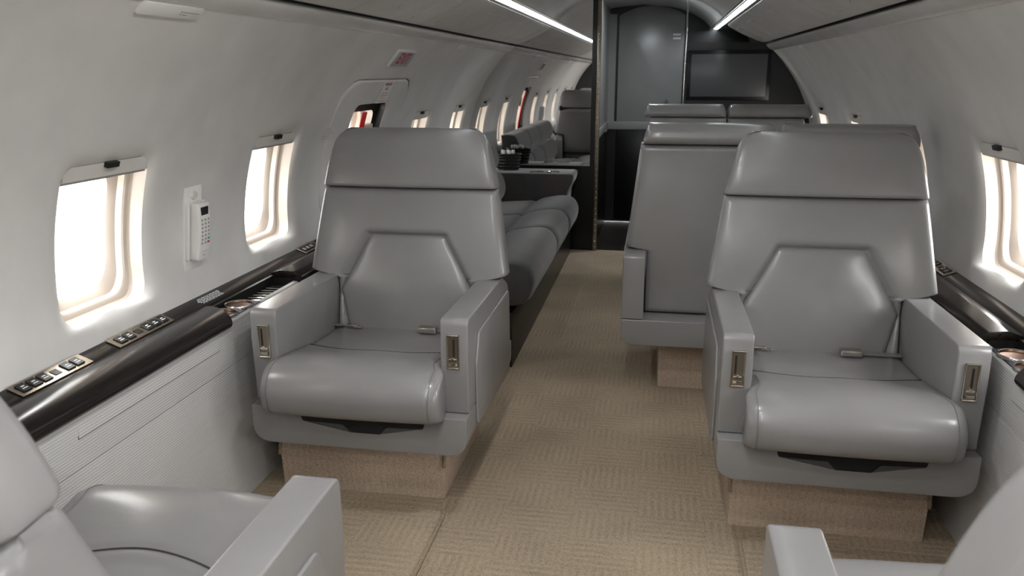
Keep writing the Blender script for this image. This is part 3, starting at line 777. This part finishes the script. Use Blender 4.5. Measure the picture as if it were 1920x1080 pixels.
    cush = t.children[-1] if t.children[-1].name.startswith('seat_cushion') else [c for c in t.children if c.name.startswith('seat_cushion')][0]
    top = sorted([p for p in Pn if p[1] > .42 and p[0] > -.02], key=lambda p: p[0])
    bm = bmesh.new(); pts = []
    for k in range(41):
        x = -.226+.452*k/40; ys = .115+.085*(x/.24)**2; z = float(np.interp(ys, [p[0] for p in top], [p[1] for p in top])); q = pos(x/.2365, (ys, z)); pts.append((q[0], q[1], q[2]+.0008))
    tube(bm, pts, .0017, 6); link('cushion_seam', bm_mesh('cushion_seam', bm), 'seam', cush)
    for u in (-.90, .90):
        bm = bmesh.new(); tube(bm, [pos(u, p) for p in P if p[0] < .13 and not (p[1] < .345 and p[0] > -.05)], .0013, 6); link('piping', bm_mesh('piping', bm), 'leather_dark', cush)
    # backrest ------------------------------------------------------------
    ZP, ZT = .555, .742
    def wpad(z):
        if z >= ZP: return .228+(.128-.228)*(z-ZP)/(ZT-ZP)
        return .228-.03*min(1, (ZP-z)/.12)
    def dpad(x, z):
        a = (abs(x)-wpad(z))*.88; b = z-ZT
        if a > 0 and b > 0: return math.hypot(a, b)
        return max(a, b)
    def wback(z):
        k = max(0., min(1., (z-.592)/.028)); k = k*k*(3-2*k)
        up = .338-.046*(max(z, .60)-.60)/.29
        return .2355+(up-.2355)*k
    def fb(x, z):
        d = dpad(x, z)
        sink = .022 if d <= 0 else inset(d, .026, .022)
        bulge = -.016*max(0, 1-(x/.34)**4)*math.sin(PI*max(0, min(1, (z-.52)/.40)))
        return yfront(z)+sink+bulge
    def bb(x, z): return yfront(z)+.146-.050*(x/.34)**2-.01*max(0., (z-.6))
    zs = sorted(set([.40, .402, .408, .42, .45, .48, .51, .53, .55, .565, .58, .59]+[.592+.028*k/6 for k in range(7)]+list(np.linspace(.63, .70, 8))+list(np.linspace(.705, .80, 24))+list(np.linspace(.81, .86, 6))+[.866, .874, .881, .886, .888, .889]))
    link('backrest', slab('backrest', .40, .889, wback, fb, bb, .020, nu=84, zs=zs, rb=.045), 'leather', t)
    def fp(x, z):
        w = wpad(z)
        return yfront(z)+.002-.016*(1-(x/w)**2)*math.sin(PI*max(0., min(1., (z-.38)/.40)))**.7+.002*math.sin(31*x+3)*math.sin(20*z)
    link('lumbar_pad', slab('lumbar_pad', .405, ZT-.001, lambda z: wpad(z)-.001, fp, lambda x, z: yfront(z)+.05, .015, nu=28, nv=34), 'leather', t)
    # headrest -------------------------------------------------------------
    def wh(z):
        q = (z-.892)/.186; return .292-.040*q-.010*q**4-.030*q**14
    def fh(x, z):
        q = (z-.892)/.186
        return yfront(.885)-.010+.045*q+.012*q**3-.010*(1-(x/.3)**2)-.008*math.sin(PI*q)
    def bh(x, z):
        q = (z-.892)/.186; return yfront(.885)+.136-.015*q*q-.04*(x/.3)**2
    link('headrest', slab('headrest', .892, 1.078, wh, fh, bh, .016, nu=26, nv=20, rb=.035, rt=.034, rbot=.010), 'leather', t)
    # headrest gap line and rear hinge caps
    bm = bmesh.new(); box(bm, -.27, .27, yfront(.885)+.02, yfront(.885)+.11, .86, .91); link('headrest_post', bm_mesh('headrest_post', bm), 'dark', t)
    # lap belt --------------------------------------------------------------
    bm = bmesh.new(); box(bm, .058, .120, .372, .405, .440, .460, .004); bk = link('belt_buckle', bm_mesh('belt_buckle', bm), 'chrome', t)
    bm = bmesh.new(); box(bm, .063, .115, .3695, .374, .445, .456, .001, 1); link('buckle_flap', bm_mesh('buckle_flap', bm), 'steel', bk)
    bm = bmesh.new(); box(bm, .118, .232, .390, .414, .442, .447, .001, 1); link('belt_webbing', bm_mesh('belt_webbing', bm), 'leather_dark', bk)
    bm = bmesh.new(); box(bm, -.205, -.150, .395, .412, .443, .449, .002, 1); box(bm, -.165, -.135, .388, .404, .442, .446, .001, 1); bt = link('belt_tongue', bm_mesh('belt_tongue', bm), 'chrome', t)
    bm = bmesh.new(); box(bm, -.234, -.20, .40, .42, .442, .446, .001, 1); link('belt_webbing', bm_mesh('belt_webbing', bm), 'leather_dark', bt)
    # carpeted base cover ----------------------------------------------------
    o4 = rpoly([(.125, .0), (.115, .12), (.145, .222), (.60, .222), (.60, 0)], [.0, .06, .035, .01, 0], 6)
    bm = bmesh.new(); prism(bm, o4, 'x', -.262, .262, .006, 2)
    bc = link('base_cover', bm_mesh('base_cover', bm), 'carpet_base_lit', t)
    for s in (-1, 1):
        bm = bmesh.new(); tube(bm, [(s*.262, y+.001, z) for y, z in o4[1:16]], .006, 8); link('cover_binding', bm_mesh('cover_binding', bm), 'bind', bc)
    return t
seat = make_seat()
def place(o, x, y, rz, label, cover=0.):
    o.location = (x, y, 0); o.rotation_euler = (0, 0, rz); tag(o, label, 'seat', 'single leather seats')
    for c in o.children:
        if c.name.startswith('base_cover'): c.location.x = cover
    return o
s2, s3, s4 = copy_tree(seat), copy_tree(seat), copy_tree(seat)
place(seat, -.628, 2.0, 0, 'grey leather single seat in front of the grey velour sofa', -.055)
place(s2, .668, 2.0, 0, 'grey leather single seat in front of the leather double seat', .004)
place(s3, -.640, 1.13, PI, 'grey leather single seat turned towards the seat by the sofa, beside the table lid')
place(s4, .665, 1.11, PI, 'grey leather single seat turned towards the seat by the double seats')

RCL = lambda a: Matrix.Translation((0, .43, .43)) @ Matrix.Rotation(math.radians(-a), 4, 'X') @ Matrix.Translation((0, -.43, -.43))
for o, an in ((s3, 5.3), (s4, 5.4)):                     # reclined, cushions slid forward
    for c in o.children:
        if c.name.split('.')[0] in ('backrest', 'headrest', 'lumbar_pad', 'headrest_post'): c.matrix_basis = RCL(an)
        if c.name.startswith('seat_cushion'): c.location = (0, -.045, .014)

# ------------------------------------------------------------------ double seats
def make_double(label, x, y, rz, wm, wp_):
    """wm / wp_: reach of shell and arms on the -x and +x side"""
    t = empty('double_seat', (x, y, 0), rz); tag(t, label, 'seat', 'double leather seats')
    out = rpoly([(-wm, .33), (-wm, .228), (wp_, .228), (wp_, .33)], [.004, .08, .08, .004], 7)
    bm = bmesh.new(); prism(bm, out, 'y', -.03, .735, .014, 3); link('base_shell', bm_mesh('base_shell', bm), 'leather', t)
    for s in (-1, 1):
        W = wm if s < 0 else wp_
        o2 = rpoly([(.0, .332), (0, .61), (.66, .595), (.735, .585), (.735, .332)], [.006, .025, .02, .02, .006], 6)
        bm = bmesh.new(); prism(bm, o2, 'x', s*(W-.083), s*W, .015, 4); link('armrest', bm_mesh('armrest', bm), 'leather', t)
        xa, xb = .003, W-.086; xc = s*(xa+xb)/2; hw_ = (xb-xa)/2
        P = [tuple(p) for p in crom([(.46, .425), (.22, .434), (.05, .470), (-.03, .480), (-.085, .45), (-.095, .39), (-.08, .335), (-.04, .332), (.2, .334), (.44, .335)], 4)]
        link('seat_cushion', loft('seat_cushion', P, edge_samples(8, .03, .22), lambda u, q, xc=xc, hw_=hw_: (xc+u*hw_, q[0], q[1]), lambda u: 1-inset((1-abs(u))*.22, .03)*1.2, (.1, .39)), 'leather', t)
        def outer(z, W=W, xb=xb):
            k = max(0., min(1., (z-.588)/.02)); k = k*k*(3-2*k)
            top = max(W, .478)-.006-.044*max(0., (z-.6))/.4
            return xb+(top-xb)*k
        zs = [.335, .3375, .343, .355, .38, .42, .46, .50, .54, .57]+[.588+.02*k/5 for k in range(6)]+[.63, .68, .74, .80, .86, .92, .955, .975, .986, .993, .996]
        def yb2(x, z): return .640+.060*(z-.33)/.67+.014*math.sin(PI*max(0, min(1, (z-.33)/.67)))
        link('backrest', slab('backrest', .335, .996, lambda z: (outer(z)-xa)/2, lambda x, z: yfront(z)+.01, lambda x, z: yb2(x, z), .02, nu=14, zs=zs, xc=lambda z: s*(outer(z)+xa)/2), 'leather', t)
        hx = s*.240
        link('headrest', slab('headrest', .999, 1.072, lambda z: .2365-.020*max(0, (z-.999)/.073)**2, lambda x, z: .555+.02*(z-1.)/.08, lambda x, z: .735-.02*(z-1.)/.08, .03, nu=14, nv=8, xc=hx), 'leather', t)
    o4 = [(.10, 0), (.10, .226), (.575, .226), (.575, 0)]
    bm = bmesh.new(); prism(bm, o4, 'x', -.385, .385, .008, 2); link('base_cover', bm_mesh('base_cover', bm), 'carpet_base_lit', t)
    return t
make_double('wide grey leather double seat with its back to the single seat', .592, 3.735, PI, .41, .535)
make_double('wide grey leather double seat below the wall screen', .560, 4.36, 0, .49, .44)

# ------------------------------------------------------------------ sofa
sofa = tag(empty('sofa', (-.75, 4.4, 0)), 'dark grey velour sofa along the wall behind the single seat', 'sofa')
def sofa_part(name, me, mat): o = link(name, me, mat, sofa); o.location = (.75, -4.4, 0); return o
sofa_part('base', boxm('sofa_base', -1.01, -.42, 3.27, 5.66, 0, .25, r=.004), 'black')
cuts = [3.30, 4.18, 4.77, 5.355]
for a, b in zip(cuts, cuts[1:]):
    ctrl = [(-.98, .40), (-.80, .415), (-.66, .425), (-.52, .455), (-.42, .465), (-.365, .448), (-.335, .40), (-.335, .345), (-.355, .295), (-.40, .272), (-.50, .27), (-.75, .268), (-.98, .268)]
    P = [tuple(p) for p in crom(ctrl, 4)]; half = (b-a)/2; c = (a+b)/2
    us = edge_samples(14, .07, half)
    def rim(u, half=half): return 1-inset((1-abs(u))*half, .07)*1.15
    def pos(u, q, c=c, half=half):
        x, z = q; top = 1 if z > .38 else 0
        g = .014*math.exp(-((x+.62)/.022)**2)*top
        return (x, c+u*half, z-g)
    sofa_part('seat_cushion', loft('sofa_cushion', P, us, pos, rim, (-.62, .33)), 'velour')
for a, b in zip(cuts, cuts[1:]):
    for z0, z1, xo in ((.42, .62, 0), (.615, .80, -.045)):
        c = (a+b)/2; half = (b-a)/2-.002
        ctrl = [(-1.0+xo*.3, z0), (-.87+xo, z0+.004), (-.832+xo, z0+.06), (-.838+xo, z1-.07), (-.87+xo, z1-.012), (-.94+xo, z1), (-1.012+xo*.3, z1-.01)]
        P = [tuple(p) for p in crom(ctrl, 4)]
        sofa_part('back_cushion', loft('sofa_back', P, edge_samples(10, .06, half), lambda u, q, c=c, half=half: (q[0], c+u*half, q[1]), lambda u, half=half: 1-inset((1-abs(u))*half, .06)*1.6, (-.93, (z0+z1)/2)), 'velour')
ao = rpoly([(-1.015, .25), (-.44, .25), (-.415, .48), (-.385, .54), (-.372, .60), (-1.015, .60)], [0, .01, .05, .03, .03, .01], 6)
bm = bmesh.new(); prism(bm, ao, 'y', 5.36, 5.66, .02, 3); arm = sofa_part('armrest', bm_mesh('sofa_arm', bm), 'velour')
for xc in (-.635, -.525):
    bm = bmesh.new(); lathe(bm, [(.038, .600), (.045, .606), (.048, .604), (.048, .598)], (xc, 5.44, 0), 28); o = sofa_part('cup_holder', bm_mesh('cup_ring', bm), 'steel')
    bm = bmesh.new(); lathe(bm, [(.040, .603), (.038, .6015), (.001, .601)], (xc, 5.44, 0), 28); q = link('cup_liner', bm_mesh('cup_liner', bm), 'copper', o)
# wire basket with small bottles on the sofa arm
bk = tag(empty('bottle_basket', (-.85, 5.545, .601)), 'dark woven basket of small bottles on the sofa arm', 'basket')
bm = bmesh.new()
for k in range(26):
    t = k*2*PI/26; e = lambda r, z, t=t: (.085*r*math.cos(t), .06*r*math.sin(t), z)
    tube(bm, [e(.82, .0), e(.92, .05), e(1.05, .11)], .0028, 6)
link('upright_wires', bm_mesh('upright_wires', bm), 'dark', bk)
for z, r in ((.004, .82), (.025, .87), (.048, .92), (.07, .97), (.09, 1.01), (.11, 1.05)):
    bm = bmesh.new(); pts = [(.085*r*math.cos(k*2*PI/24), .06*r*math.sin(k*2*PI/24), z) for k in range(25)]; tube(bm, pts, .004, 6, False); link('basket_band', bm_mesh('basket_band', bm), 'dark', bk)
bm = bmesh.new(); lathe(bm, [(.001, .002), (.066, .002), (.066, .005), (.001, .005)], n=24); bmesh.ops.scale(bm, vec=(1, .7, 1), verts=bm.verts); link('basket_bottom', bm_mesh('basket_bottom', bm), 'dark', bk)
bm = bmesh.new(); lathe(bm, [(.80, .004), (.90, .05), (1.03, .108)], n=26); bmesh.ops.scale(bm, vec=(.083, .058, 1), verts=bm.verts); link('basket_liner', bm_mesh('basket_liner', bm), 'dark', bk)
bb_ = bmesh.new(); lathe(bb_, [(.001, 0), (.017, 0), (.018, .004), (.018, .075), (.015, .09), (.0085, .10), (.0085, .112)], n=16); bbm = bm_mesh('bottle_body', bb_)
bc_ = bmesh.new(); lathe(bc_, [(.010, .108), (.011, .11), (.011, .128), (.009, .131), (.001, .131)], n=16); bcm = bm_mesh('bottle_cap', bc_)
bbm.materials.append(M['bottleglass']); bcm.materials.append(M['bottle'])
for dx, dy in ((-.045, .012), (-.008, .02), (.03, .014), (-.028, -.022), (.012, -.022)):
    o = empty('small_bottle', (-.85+dx, 5.545+dy, .6062)); tag(o, 'small bottle with a pale cap standing in the basket', 'bottle', 'bottles in the basket')
    for nm, me in (('body', bbm), ('cap', bcm)):
        q = bpy.data.objects.new(nm, me); COL.objects.link(q); q.parent = o

# ------------------------------------------------------------------ carpet mats between the facing seats
for x0, x1, y0, y1, lab in ((-.99, -.40, 1.20, 2.045, 'beige carpet mat with bound edge in front of the sofa-side seat'), (.437, 1.0, 1.15, 2.05, 'beige carpet mat with bound edge in front of the seat by the double seats')):
    r = rpoly([(x0, y0), (x1, y0), (x1, y1), (x0, y1)], .03, 6)
    me = prismm('mat', [(x, y) for x, y in r], 'z', .0005, .010, .003, 2); o = link('carpet_mat', me, 'carpet'); tag(o, lab, 'mat')
    bm = bmesh.new(); tube(bm, [(x, y, .008) for x, y in r+[r[0]]], .006, 8, False); link('bound_edge', bm_mesh('bound_edge', bm), 'bind', o)

# ------------------------------------------------------------------ things on the walls
def text_mesh(body, size, sx=1., align='CENTER', depth=.0006, bold=0.):
    c = bpy.data.curves.new('lettering', 'FONT'); c.body = body; c.size = size; c.align_x = align; c.align_y = 'CENTER'; c.extrude = depth; c.offset = bold
    o = bpy.data.objects.new('lettering', c); COL.objects.link(o); bpy.context.view_layer.update()
    me = bpy.data.meshes.new_from_object(o.evaluated_get(bpy.context.evaluated_depsgraph_get()))
    bpy.data.objects.remove(o); me.transform(Matrix.Diagonal((sx, 1, 1, 1))); return me
def on_wall(o, side, y, z, d=0.): o.matrix_world = wall_mat(side, y, z, d); return o
def bars(rows, seed, word=(.006, .016), th=.0022, depth=.0006):
    bm = bmesh.new(); rnd = random.Random(seed)
    for x0, x1, y in rows:
        x = x0
        while x < x1:
            l = min(rnd.uniform(*word), x1-x); box(bm, x, x+l, y-th/2, y+th/2, 0, depth); x += l+.0035
    return bm_mesh('bars', bm, False)
# EXIT sign
ex = tag(empty('exit_sign'), 'white exit sign with red letters above the emergency hatch', 'sign'); on_wall(ex, -1, 3.55, 1.318, .0)
bm = bmesh.new(); box(bm, -.125, .125, -.045, .045, -.004, .010, .003); link('plate', bm_mesh('plate', bm), 'white', ex)
bm = bmesh.new(); box(bm, -.117, .117, -.039, .039, .009, .0115, .001); link('face', bm_mesh('face', bm), 'signface', ex)
link('lettering', text_mesh('EXIT', .080, .92, bold=.0012), 'redink', ex, (0, .002, .0115))
# emergency instructions on the hatch
ep = tag(empty('hatch_placard'), 'white placard with small red text on the emergency hatch', 'sign'); on_wall(ep, -1, 3.60, 1.172, .0045)
bm = bmesh.new(); box(bm, -.068, .068, -.055, .055, 0, .0015); link('plate', bm_mesh('plate', bm), 'white', ep)
link('lettering', text_mesh('EMERGENCY', .020, .85), 'redink', ep, (0, .040, .0015)); link('lettering', text_mesh('EXIT', .020, .85), 'redink', ep, (0, .017, .0015))
link('fine_print', bars([(-.045, .045, -.006), (-.05, .05, -.018), (-.03, .03, -.030), (-.055, .055, -.045)], 5), 'redink', ep, (0, 0, .0015))
# small notice by the hatch
sp = tag(empty('wall_notice'), 'small cream notice with grey text beside the emergency hatch', 'sign'); on_wall(sp, -1, 3.09, 1.02, .0015)
bm = bmesh.new(); box(bm, -.058, .058, -.030, .030, 0, .001); link('plate', bm_mesh('plate', bm), 'shade', sp)
link('fine_print', bars([(-.05, .05, .020), (-.05, .045, .010), (-.05, .05, 0), (-.05, .04, -.010), (-.05, .05, -.020)], 8), 'greyink', sp, (0, 0, .001))
# pale lens plate high on the left wall
pp = tag(empty('lens_plate'), 'long pale plastic plate high on the wall above the phone', 'plate'); on_wall(pp, -1, 1.705, 1.388, 0)
bm = bmesh.new(); box(bm, -.115, .115, -.018, .018, -.002, .007, .003); link('plate', bm_mesh('plate', bm), 'white', pp)
link('fine_print', bars([(.03, .105, .002), (.03, .06, -.005)], 3, th=.002), 'greyink', pp, (0, 0, .007))
# small wall clips near the valance
for side, y, z, lab in ((-1, 4.40, 1.392, 'small pale clip on the wall above the windows beyond the exit sign'), (1, 4.66, 1.385, 'small pale clip high on the wall above the double seats')):
    o = tag(empty('wall_clip'), lab, 'clip'); on_wall(o, side, y, z, 0)
    bm = bmesh.new(); box(bm, -.06, .06, -.012, .012, -.002, .008, .003); link('body', bm_mesh('body', bm), 'white', o)
    bm = bmesh.new(); box(bm, -.05, .05, -.009, .003, .007, .009, .001); link('lens', bm_mesh('lens', bm), 'shade', o)
# phone
cr = tag(empty('phone_cradle'), 'white plastic phone cradle set into the wall between two windows', 'phone cradle'); on_wall(cr, -1, 2.140, .806, .005)
bm = bmesh.new(); prism(bm, rpoly([(-.046, -.138), (.046, -.138), (.046, .130), (-.046, .130)], .008, 4), 'z', -.006, .005, .002, 2); link('back_plate', bm_mesh('back_plate', bm), 'white', cr)
for s in (-1, 1):
    bm = bmesh.new(); box(bm, s*.040-.005, s*.040+.005, -.085, .085, .004, .016, .003); link('side_rail', bm_mesh('side_rail', bm), 'white', cr)
bm = bmesh.new(); lathe(bm, [(.001, .011), (.011, .010), (.014, .005)], (0, .104, 0), 24); bmesh.ops.scale(bm, vec=(1.2, 1, 1), verts=bm.verts); link('release_button', bm_mesh('release_button', bm), 'shade', cr)
ph = tag(empty('phone_handset'), 'white cordless phone handset with keypad resting in the wall cradle', 'phone'); on_wall(ph, -1, 2.140, .806, .005)
def hz(y): return .034+.010*math.cos(y/.085*1.3)
pts = [(y, .0065) for y in np.linspace(-.085, .085, 12)]+[(y, hz(y)) for y in np.linspace(.085, -.085, 16)]
bm = bmesh.new(); prism(bm, pts, 'x', -.031, .031, .006, 3); link('body', bm_mesh('body', bm), 'white', ph)
def key(name, x0, x1, y0, y1, mat, h=.0012):
    bm = bmesh.new(); y = (y0+y1)/2; box(bm, x0, x1, y0, y1, hz(y)-.003, hz(y)+h, .0006, 1); link(name, bm_mesh(name, bm), mat, ph)
key('display', -.019, .019, .048, .074, 'dark')
for j in range(7):
    for i in range(3):
        y = .036-.0115*j; x = -.017+.017*i
        mat = 'teal' if (i == 2 and j == 5) else 'redink' if (i == 2 and j == 6) else 'greyink'
        big = .0055 if mat in ('teal', 'redink') else .0036
        key('key', x-big, x+big, y-.003, y+.003, mat)
key('navigation_key', -.012, .012, -.060, -.053, 'shade', .002)
key('microphone', -.006, .006, -.072, -.070, 'greyink')
